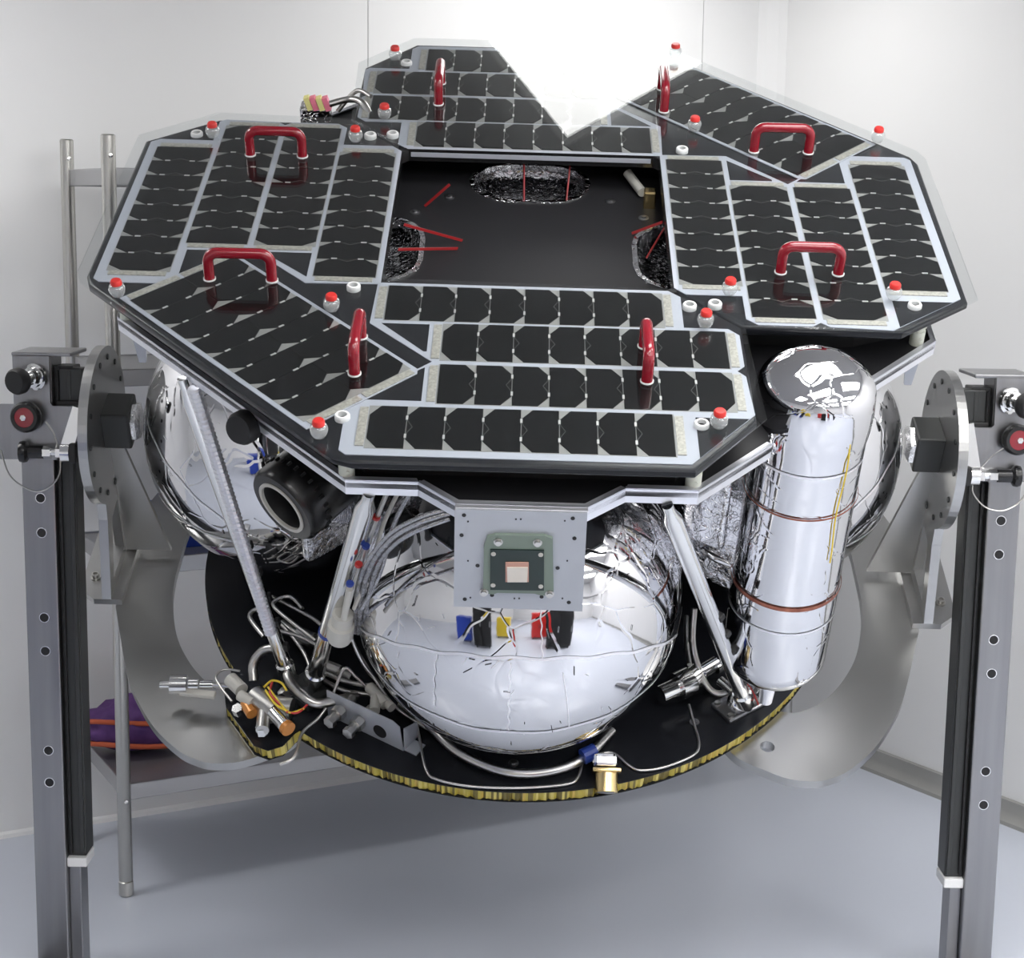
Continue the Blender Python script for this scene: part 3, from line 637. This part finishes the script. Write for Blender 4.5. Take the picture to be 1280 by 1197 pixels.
pipe('thin_pipe', [(325, 770), (350, 778), (380, 815), (392, 850)], [-1.0, -.99, -.99, -1.0], .005)
pipe('thin_pipe', [(430, 735), (438, 790), (455, 830), (478, 858)], [-.75, -.85, -.93, -1.0], .005)
# right hand fittings
cylset('valve_stack', [(825, 868, 846, 858, .024), (846, 858, 862, 850, .036), (862, 850, 872, 842, .030), (872, 842, 895, 828, .018), (895, 835, 912, 826, .014)], -1.0)
cylset('gas_fitting', [(905, 832, 925, 826, .016), (922, 838, 935, 845, .014), (900, 850, 915, 862, .012)], -.96)
fbp = L_z(922, 882, DZ); rt = Matrix.Rotation(.62, 3, 'Z')
b = B(); b.box(fbp + V((0, 0, .006)), (.115, .075, .012), rt, bev=.004); fb = b.build('strut_foot', 'alu', LAND)
b = B(); b.lathe([(.030, .010), (.028, .02), (.020, .035), (0, .04)], fbp, (0, 0, 1), 20, cap=False); b.build('ball_joint', 'chrome', fb, smooth=60)
for dx, dy in ((-.045, -.025), (.045, -.025), (.045, .025), (-.045, .025)):
    b = B(); b.lathe([(.008, .012), (.008, .018), (.004, .018)], fbp + rt @ V((dx, dy, 0)), (0, 0, 1), 8); b.build('foot_screw', 'pipe', fb)
b = B(); b.box(fbp + V((.02, .03, .035)), (.06, .004, .055), Matrix.Rotation(.9, 3, 'Z')); b.build('foot_web', 'frame', fb)
for pts in ([(930, 850), (940, 862), (948, 880)], [(935, 845), (950, 850), (955, 870)]): pipe('wire', pts, -1.0, .002, 'redwire')
fl = L_z(383, 868, DZ); b = B(); b.box(fl + V((0, 0, .012)), (.10, .08, .024), Matrix.Rotation(-.7, 3, 'Z'), bev=.006); b.lathe([(.03, .02), (.022, .05), (0, .055)], fl, (0, 0, 1), 16, cap=False); b.build('strut_foot', 'rail', LAND, smooth=40)
for px, py in [(868, 902), (642, 953)]:
    p = L_z(px, py, DZ); b = B(); b.lathe([(.012, 0), (.012, .002), (.006, .002), (.006, .005), (0, .005)], p, (0, 0, 1), 16); b.build('deck_screw', 'alu', LAND)
# gold nozzle on the front rim
gd = V((0, -.82, -.57)); gp = L_z(758, 962, -1.028); gq = V((0, 0, 1)).rotation_difference(gd).to_matrix()
b = B(); b.cyl(gp, gp + gd * .052, .027, n=24); b.box(gp + gd * .002, (.066, .06, .010), gq, bev=.002); gn = b.build('gold_nozzle', 'gold', LAND, smooth=30, label='small gold cylindrical nozzle on the rim')
b = B(); b.lathe([(.021, .0525), (0, .0525)], gp, gd, 20, cap=False); b.build('nozzle_mouth', 'pipe', gn)
b = B(); b.box(gp - gd * .022 + V((-.004, 0, 0)), (.058, .045, .034), gq, bev=.010); b.build('nozzle_clamp', 'chrome', gn)
bp = L_z(735, 942, -1.02); b = B(); b.lathe([(.019, -.015), (.019, .02)], bp, (1, .6, .1), 14); b.build('blue_band', 'blue', LAND)
# small hardware behind the left deck
hp = L_z(398, 138, -.02)
b = B(); b.tube([hp + V((.03, .0, .02)), hp + V((.08, .01, .03)), hp + V((.12, -.02, .035)), hp + V((.15, -.06, .0))], .009, 8); b.tube([hp + V((.05, .0, .0)), hp + V((.10, .02, .05)), hp + V((.14, -.01, .05))], .006, 8)
b.build('harness_loop', 'pipe', LAND, smooth=60)
b = B(); b.box(hp + V((-.01, .02, -.02)), (.08, .05, .06), bev=.008); b.build('foil_box', 'foilcr', LAND)
for k, m in enumerate(('ltyellow', 'pink', 'ltyellow', 'pink')):
    b = B(); b.box(hp + V((-.025 + .016 * k, .0, .022)), (.014, .02, .036), Matrix.Rotation(-.3, 3, 'Y')); b.build('tape_flag', m, LAND)
# small legs under the lower deck corners
for (x, y) in ((-.86, -.36), (.86, -.36), (.90, .30), (-.90, .30)):
    b = B(); b.prism([(-.016, -.128), (.016, -.128), (.008, -.20), (-.008, -.20)], -.004, .004, axes=(V((1, 0, 0)), V((0, 0, 1)), V((0, 1, 0)), V((x, y, 0)))); b.build('corner_tab', 'plate', LAND)

# ---------------------------------------------------------------- clear covers with red handles
def offs(P, d):
    out = []; n = len(P)
    for i in range(n):
        p0, p1, p2 = V(P[i - 1]), V(P[i]), V(P[(i + 1) % n]); a = (p1 - p0).normalized(); c = (p2 - p1).normalized()
        na = V((a.y, -a.x)); nc = V((c.y, -c.x)); bis = (na + nc); bis = bis / max(bis.length_squared, .4) * 2
        out.append(tuple(p1 + bis * d))
    return out
area = sum(HF[i][0] * HF[(i + 1) % len(HF)][1] - HF[(i + 1) % len(HF)][0] * HF[i][1] for i in range(len(HF)))
CV = offs(HF, .018 if area > 0 else -.018)
CV[0] = (.332, -.330); CV[1] = (.462, -.458); CV[11] = (-.330, .332); CV[10] = (-.458, .462); CV[12] = (-.318, -.30); CV[13] = (-.30, -.318)
CVZ = .0075
kn_l = [(265, 155), (444, 160), (145, 352), (414, 370), (398, 527), (883, 390), (900, 515)]
hd_l = [((313, 193), (378, 195)), ((262, 348), (340, 350))]
def handle(parent, p0, p1):
    p0 = V(p0); p1 = V(p1); d = (p1 - p0).normalized(); h = .066; r = .022
    P = [p0]
    for k in range(7): t = PI / 2 * k / 6; P.append(p0 + d * (r - r * math.cos(t)) + V((0, 0, h - r + r * math.sin(t))))
    for k in range(7): t = PI / 2 * k / 6; P.append(p1 - d * (r - r * math.sin(t)) + V((0, 0, h - r + r * math.cos(t))))
    P.append(p1); b = B(); b.tube(P, .0122, 14, sm=1); o = b.build('handle', 'red', parent, smooth=60)
    for p in (p0, p1):
        t = B(); t.lathe([(.0125, 0), (.0140, 0), (.0140, .003), (.0125, .003)], p, (0, 0, 1), 18); t.build('foot_ring', 'white', o)
for nm, f, lab in (('F', Fm, 'clear acrylic cover with red handles over the front and left solar panels'), ('B', Bm, 'clear acrylic cover with red handles over the back and right solar panels')):
    cv = empty('protective_cover', lab, 'cover', ML)
    b = B(); b.prism([f(p) for p in CV], CVZ, CVZ + .004); b.build('acrylic_sheet', 'acrylic', cv)
    zt = CVZ + .004
    for a, c in hd_l:
        p0 = L_z(*a, zt); p1 = L_z(*c, zt)
        for mp in (Fm, Lm):
            q0 = f(mp((p0.x, p0.y))); q1 = f(mp((p1.x, p1.y))); handle(cv, (*q0, zt), (*q1, zt))
    for px, py in kn_l:
        p = L_z(px, py, zt + .032); x, y = f((p.x, p.y))
        b = B(); b.lathe([(.0, 0), (.012, 0), (.0165, .008), (.0180, .016), (.0160, .023), (.009, .027), (0, .027)], (x, y, zt), (0, 0, 1), 20, cap=False); kn = b.build('clear_knob', 'clear', cv, smooth=50)
        b = B(); b.lathe([(.0, .024), (.006, .024), (.0125, .027), (.0125, .034), (.010, .0375), (0, .038)], (x, y, zt), (0, 0, 1), 18, cap=False); b.build('red_cap', 'redcap', kn, smooth=40)

# ---------------------------------------------------------------- yokes
def yoke(sx):
    e = empty('trunnion_yoke', 'steel trunnion yoke at the left side of the lander' if sx < 0 else 'steel trunnion yoke at the right side of the lander', 'bracket', ML, 'trunnion yokes')
    TU, TZ, RD = 1.085, -.645, .205
    X = V((sx, 0, 0)); Y = V((0, 1, 0)); Z = V((0, 0, 1))
    axp = (Y, Z, X, V((sx * TU, 0, 0)))
    # disc + A-shaped arm
    pts = []
    a0 = -PI / 2 + .62
    for k in range(49):
        t = a0 + (2 * PI - 1.24) * k / 48; pts.append((RD * math.cos(t), TZ + RD * math.sin(t)))
    pts += [(-.125, -.86), (-.205, -1.065), (.205, -1.065), (.125, -.86)]
    h1 = [(-.018, -.875), (-.085, -.885), (-.150, -1.035), (-.020, -1.035)]; h2 = [(-x, z) for x, z in h1][::-1]
    b = B(); b.prism(pts, -.012, .012, [h1, h2], axes=axp); dk = b.build('flange_arm', 'steel', e)
    b = B()
    for k in range(14):
        t = 2 * PI * k / 14 + .15
        b.lathe([(.0075, 0), (.0075, .003)], V((sx * (TU - .012), RD * .86 * math.cos(t), TZ + RD * .86 * math.sin(t))), (-sx, 0, 0), 10)
    b.build('flange_bolts', 'rail', dk, kind='stuff')
    b = B(); b.prism([(.012, -1.06), (.135, -1.06), (.02, -.60), (.012, -.60)], -.006, .006, axes=(-X, Z, Y, V((sx * TU, 0, 0)))); b.build('gusset', 'steel', e)
    b = B(); b.box((sx * (TU - .045), 0, TZ + .015), (.075, .105, .105), Matrix.Rotation(0, 3, 'X'), bev=.006); bk = b.build('black_block', 'rail', e)
    b = B(); b.lathe([(.052, 0), (.052, .012), (.030, .02), (0, .02)], (sx * (TU - .083), 0, TZ + .015), (-sx, 0, 0), 6, cap=False); b.build('hex_cap', 'hex', bk)
    # foot plate
    b = B(); b.prism([(1.045, -.205), (1.12, -.205), (1.165, -.165), (1.165, .165), (1.12, .205), (1.045, .205)], -1.083, -1.065, axes=(X, Y, Z, V()))
    ft = b.build('foot_plate', 'steel', e)
    for v in (-.12, .12, 0):
        b = B(); b.lathe([(.014, 0), (.014, .004), (.010, .004), (.010, .014), (.006, .014), (.006, .008), (0, .008)], (sx * 1.132, v, -1.065), (0, 0, 1), 14); b.build('foot_bolt', 'pipe', ft, smooth=30)
    # C-shaped lower plate
    o = [(1.062, -.213), (.984, -.453), (.935, -.555), (.874, -.648), (.806, -.716), (.765, -.740), (.722, -.753), (.658, -.747), (.594, -.717), (.54, -.683), (.50, -.62)]
    i = [(.60, -.50), (.682, -.528), (.74, -.510), (.790, -.468), (.839, -.402), (.883, -.312), (.917, -.18), (.927, -.08)]
    def smooth2(q, k=5):
        r = []
        for j in range(len(q) - 1):
            p0, p1, p2, p3 = (V(q[max(j - 1, 0)]), V(q[j]), V(q[j + 1]), V(q[min(j + 2, len(q) - 1)]))
            for u in range(k):
                t = u / k; r.append(tuple(.5 * ((2 * p1) + (p2 - p0) * t + (2 * p0 - 5 * p1 + 4 * p2 - p3) * t * t + (3 * p1 - p0 - 3 * p2 + p3) * t ** 3)))
        return r + [q[-1]]
    P = smooth2(o) + smooth2(i); P = P + [(x, -y) for x, y in reversed(P)]
    hc = L_z(959, 934, -1.088); hc = (abs(hc.x), hc.y)
    hl = [[(hc[0] + .018 * math.cos(2 * PI * k / 20), s * hc[1] + .018 * math.sin(2 * PI * k / 20)) for k in range(20)] for s in (1, -1)]
    b = B(); b.prism(P, -1.108, -1.0835, hl, axes=(X, Y, Z, V())); b.build('curved_plate', 'steel', e)
    # trunnion pin towards the tower
    b = B(); b.cyl((sx * (TU + .012), 0, TZ), (sx * (TU + .05), 0, TZ), .045, n=28); b.build('trunnion_pin', 'chrome', e, smooth=40)
    return e
yoke(-1); yoke(1)

# ---------------------------------------------------------------- stand towers
def tower(sx):
    left = sx < 0
    x0 = 1.2075 if left else 1.2555          # centre of the post, |x|
    e = empty('stand_tower', 'aluminium stand tower with black rail at the left edge' if left else 'aluminium stand tower with black rail at the right edge', 'stand', Matrix.Translation((sx * x0, 4.25, 0)), 'stand towers')
    o = V((sx * x0, 4.25, 0)); dz = 0 if left else -.022
    def bx(name, c, d, m, bev=.003, par=None): # c: inward offset, y, z
        b = B(); b.box((-sx * c[0], c[1], c[2]), d, bev=bev); return b.build(name, m, par or e)
    ps = bx('post', (0, 0, .84 + dz / 2), (.084, .10, 1.66 + dz), 'alu', .004)
    hz = [1.304, 1.214, .991, .902, .634, .547] if left else [1.280, 1.192, .967, .877, .613, .521]
    for z in hz:
        b = B(); b.lathe([(.0115, 0), (.0135, 0), (.0135, .0015), (.0115, .0015)], (sx * -.005, -.0505, z), (0, -1, 0), 20, cap=False); b.build('hole_rim', 'chrome', ps)
        b = B(); b.lathe([(0, .0003), (.0115, .0003), (.0115, .0012)], (sx * -.005, -.0505, z), (0, -1, 0), 20, cap=False); b.build('post_hole', 'black', ps)
    zr = .335 if left else .31
    rl = bx('guide_rail', (.066, .012, (1.64 + dz + zr) / 2), (.048, .075, 1.64 + dz - zr), 'rail', .003)
    bx('rail_lip', (.052, -.030, (1.64 + dz + zr) / 2), (.006, .012, 1.62 + dz - zr), 'black', .001, rl)
    bx('rail_lip', (.082, -.030, (1.64 + dz + zr) / 2), (.010, .014, 1.62 + dz - zr), 'rail', .001, rl)
    bx('rail_end', (.068, 0, zr - .012), (.052, .085, .026), 'white', .003)
    bx('lower_channel', (.058, .01, (zr - .03) / 2), (.032, .07, zr - .03), 'alu')
    # carriage plate
    zt = 1.668 + dz; pa = (V((-sx, 0, 0)), V((0, 0, 1)), V((0, -1, 0)), V((0, -.056, 0)))
    b = B(); b.prism([(-.050, zt), (.042, zt), (.042, zt - .118), (.048, zt - .125), (.125, zt - .125), (.125, zt - .25), (.09, zt - .262), (-.10, zt - .262), (-.115, zt - .23), (-.115, zt - .15), (-.085, zt - .122), (-.050, zt - .122)], 0, .012, axes=pa); cp = b.build('carriage_plate', 'alu', e)
    bx('top_cap', (.02, .02, zt + .004), (.15, .16, .010), 'alu', .003)
    bx('clamp_block', (.085, -.01, zt - .075), (.06, .05, .085), 'rail', .004)
    bx('clamp_base', (.095, -.02, zt - .122), (.09, .06, .016), 'black', .003)
    # plunger knob, star knob, index plunger
    def wp(px, py): p = W_y(px, py, 4.182) - o; return p
    k1 = wp(45, 470) if left else wp(1262, 500); ad = V((sx * .45, -1, -.1)).normalized()
    b = B(); b.lathe([(.034, 0), (.034, .006), (.026, .008), (.026, .02), (.018, .022), (.018, .05)], k1, ad, 24); kb = b.build('plunger_body', 'chrome', e, smooth=35)
    b = B(); b.lathe([(.018, .045), (.028, .05), (.033, .06), (.033, .075), (.028, .083), (0, .086)], k1, ad, 24, cap=False); b.build('plunger_knob', 'black', kb, smooth=50)
    k2 = wp(38, 519) if left else wp(1266, 547); k2.y = -.068
    b = B(); b.lathe([(.012, 0), (.012, .012), (.036, .014), (.039, .02), (.039, .034), (.034, .042), (.026, .042), (.024, .036)], k2, (sx * .12, -1, 0), 28, cap=False); kn = b.build('star_knob', 'blackgloss', e, smooth=40)
    b = B(); b.lathe([(.025, .034), (.025, .040), (0, .042)], k2, (sx * .12, -1, 0), 24, cap=False); b.build('red_insert', 'red', kn, smooth=40)
    b = B(); b.lathe([(.008, .04), (.008, .048), (0, .049)], k2, (sx * .12, -1, 0), 6, cap=False); b.build('knob_screw', 'chrome', kn)
    k3 = wp(78, 563) if left else wp(1222, 592); k3.y = -.09; so_ = V((sx, 0, 0))
    b = B(); b.lathe([(.021, -.012), (.021, .008)], k3, so_, 6); b.lathe([(.010, 0), (.010, .03)], k3, so_, 16); b.lathe([(.017, .022), (.017, .042)], k3, so_, 6); ip = b.build('index_plunger', 'chrome', e)
    b = B(); b.lathe([(.0165, .042), (.0165, .078), (.026, .084), (.028, .092), (.026, .1), (0, .101)], k3, so_, 24, cap=False); b.build('plunger_grip', 'blackgloss', ip, smooth=40)
    # chrome lever
    l0 = wp(101, 512) if left else wp(1206, 532); l0.y = -.09
    bt = k3 - so_ * .016
    ld_ = (l0 - bt).normalized(); b = B(); b.prism([(-.017, 0), (.017, 0), (.015, (l0 - bt).length + .01), (-.015, (l0 - bt).length + .01)], -.012, .012, axes=(V((0, 1, 0)).cross(ld_), ld_, V((0, 1, 0)), bt))
    b.lathe([(.026, -.011), (.026, .011)], bt, so_, 20); b.build('lever', 'chrome', e, smooth=30)
    b = B(); b.box(bt - so_ * .02, (.018, .05, .05), bev=.004); b.build('lever_pad', 'black', e)
    # tether cable
    if left: cp_ = [(4, 560), (14, 590), (32, 606), (52, 612), (70, 602), (78, 585), (76, 560), (70, 540), (60, 525)]
    else: cp_ = [(1279, 615), (1268, 628), (1250, 636), (1230, 632), (1216, 618), (1213, 605), (1222, 585), (1240, 566), (1258, 555)]
    b = B(); b.tube([wp(*q) + V((0, -.02, 0)) for q in cp_], .0022, 6); b.build('tether_cable', 'pipe', e, smooth=60)
    # foot beam and casters, in front of and below the frame
    bx('foot_beam', (0, -.30, .027), (.09, .56, .03), 'alu', .004)
    for y in (-.1, -.52):
        b = B(); b.lathe([(.035, 0), (.035, .008), (.02, .013)], (0, y, 0), (0, 0, 1), 16); b.build('levelling_pad', 'rail', e, smooth=40)
tower(-1); tower(1)

# ---------------------------------------------------------------- storage rack
leg0 = W_z(158, 1118, 0); rd = -E1; dd = nb * -1                  # along the wall to the right, and towards the wall
RW, RDp, RH = 2.45, .48, 2.235
mwr = Matrix((( rd.x, dd.x, 0, leg0.x), (rd.y, dd.y, 0, leg0.y), (0, 0, 1, 0), (0, 0, 0, 1)))
rk = empty('storage_rack', 'stainless steel storage rack with tubular legs by the back wall', 'rack', mwr)
for x, y in ((0, 0), (RW, 0), (0, RDp), (RW, RDp)):
    b = B(); b.lathe([(.016, 0), (.022, .004), (.022, .045), (.019, .048), (.0205, .05), (.0205, RH), (.017, RH + .004), (0, RH + .004)], (x, y, 0), (0, 0, 1), 24, cap=False); lg = b.build('leg', 'rackst', rk, smooth=40)
    for z in (.30, RH - .055):
        b = B(); b.lathe([(.006, 0), (.006, .004), (0, .005)], (x, y - .0205, z), (0, -1, 0), 10, cap=False); b.build('leg_screw', 'chrome', lg)
def shelfz(py): return W_wall(166, py, leg0, nb).z
for z in (shelfz(985) + .012, shelfz(700), shelfz(462), RH - .09):
    b = B(); b.box((RW / 2, RDp / 2, z - .004), (RW - .03, RDp - .02, .006)); sh = b.build('shelf', 'shelf', rk)
    for (c, d) in (((RW / 2, .008, z - .022), (RW - .036, .012, .05)), ((RW / 2, RDp - .008, z - .022), (RW - .036, .012, .05)), ((.008, RDp / 2, z - .022), (.012, RDp - .036, .05)), ((RW - .008, RDp / 2, z - .022), (.012, RDp - .036, .05))):
        b = B(); b.box(c, d, bev=.003); b.build('shelf_lip', 'shelf', sh)
zb = shelfz(985) + .012
# purple cloth bundle
mb = mwr @ Matrix.Translation((-.02 + .16, .33, zb))
b = B(); bmesh.ops.create_icosphere(b.bm, subdivisions=4, radius=1)
from mathutils import noise as mn
for v in b.bm.verts:
    p = v.co; k = 1 + .18 * mn.noise(p * 2.2) + .06 * mn.noise(p * 6)
    v.co = V((p.x * .17 * k, p.y * .11 * k, max(-.0, (p.z * .5 + .5) * .17 * k)))
eb = empty('cloth_bundle', 'purple cloth bundle with orange trim on the bottom rack shelf', 'bag', mb)
b.build('cloth', 'purple', eb, smooth=180)
for zz, rr_ in ((.04, .115), (.11, .10)):
    b = B(); P = [(.172 * math.cos(t) * (1 + .05 * math.sin(3 * t)), (rr_ + .008) * math.sin(t), zz + .012 * math.sin(2 * t)) for t in [2 * PI * k / 40 for k in range(41)]]; b.tube(P, .008, 8, 1); b.build('orange_trim', 'orcloth', eb, smooth=60)
# blue tray on the third shelf
zs = shelfz(700)
b = B(); b.prism([(0, 0), (.30, 0), (.30, .24), (0, .24)], 0, .10, [], axes=None); bt_ = b.build('blue_tray', 'bluebox', None, label='blue plastic tray standing on a middle rack shelf', cat='tray', mw=mwr @ Matrix.Translation((.05, .12, zs)))
b = B(); b.prism([(-.012, -.012), (.312, -.012), (.312, .252), (-.012, .252)], .092, .108, [[(.01, .01), (.29, .01), (.29, .23), (.01, .23)]]); b.build('tray_rim', 'bluebox', bt_)

# ---------------------------------------------------------------- the rest of the cleanroom, seen only in the mirror foil
def cabinet(loc, rz, w, d, h, body, label, name='equipment_cabinet', doors=2, dm=None):
    mw = Matrix.Rotation(rz, 4, 'Z'); mw.translation = V(loc)
    e = empty(name, label, 'cabinet', mw); b = B(); b.box((0, 0, h / 2 + .04), (w, d, h - .08), bev=.01); b.build('body', body, e)
    for k in range(doors):
        ww = w / doors; b = B(); b.box((-w / 2 + ww * (k + .5), d / 2 + .008, h / 2 + .04), (ww - .02, .016, h - .14), bev=.004); dr = b.build('door', dm or body, e)
        b = B(); b.box((-w / 2 + ww * (k + .5) + ww * .35, d / 2 + .03, h / 2), (.02, .02, .16), bev=.004); b.build('handle', 'chrome', dr)
    for sx in (-1, 1):
        for sy in (-1, 1): b = B(); b.lathe([(.02, 0), (.02, .09)], (sx * (w / 2 - .06), sy * (d / 2 - .06), 0), (0, 0, 1), 12); b.build('foot', 'rail', e)
cabinet((-1.0, 1.25, 0), -.3, .50, .45, 1.55, 'black', 'tall black equipment cabinet standing left of the camera')
cabinet((1.2, 1.3, 0), .35, .75, .45, 1.25, 'black', 'low wide black equipment cabinet standing right of the camera')
cabinet((.85, .25, 0), .1, .65, .45, 1.05, 'redcap', 'red tool cabinet behind the camera', 'tool_cabinet', 2)
cabinet((-1.7, 1.2, 0), -.45, .5, .45, .85, 'bluebox', 'blue storage cabinet beside the tall black cabinet', 'storage_cabinet', 1)
cabinet((-.55, .2, 0), 0.0, .5, .4, .85, 'yellow', 'yellow storage cabinet behind the camera', 'storage_cabinet', 1)
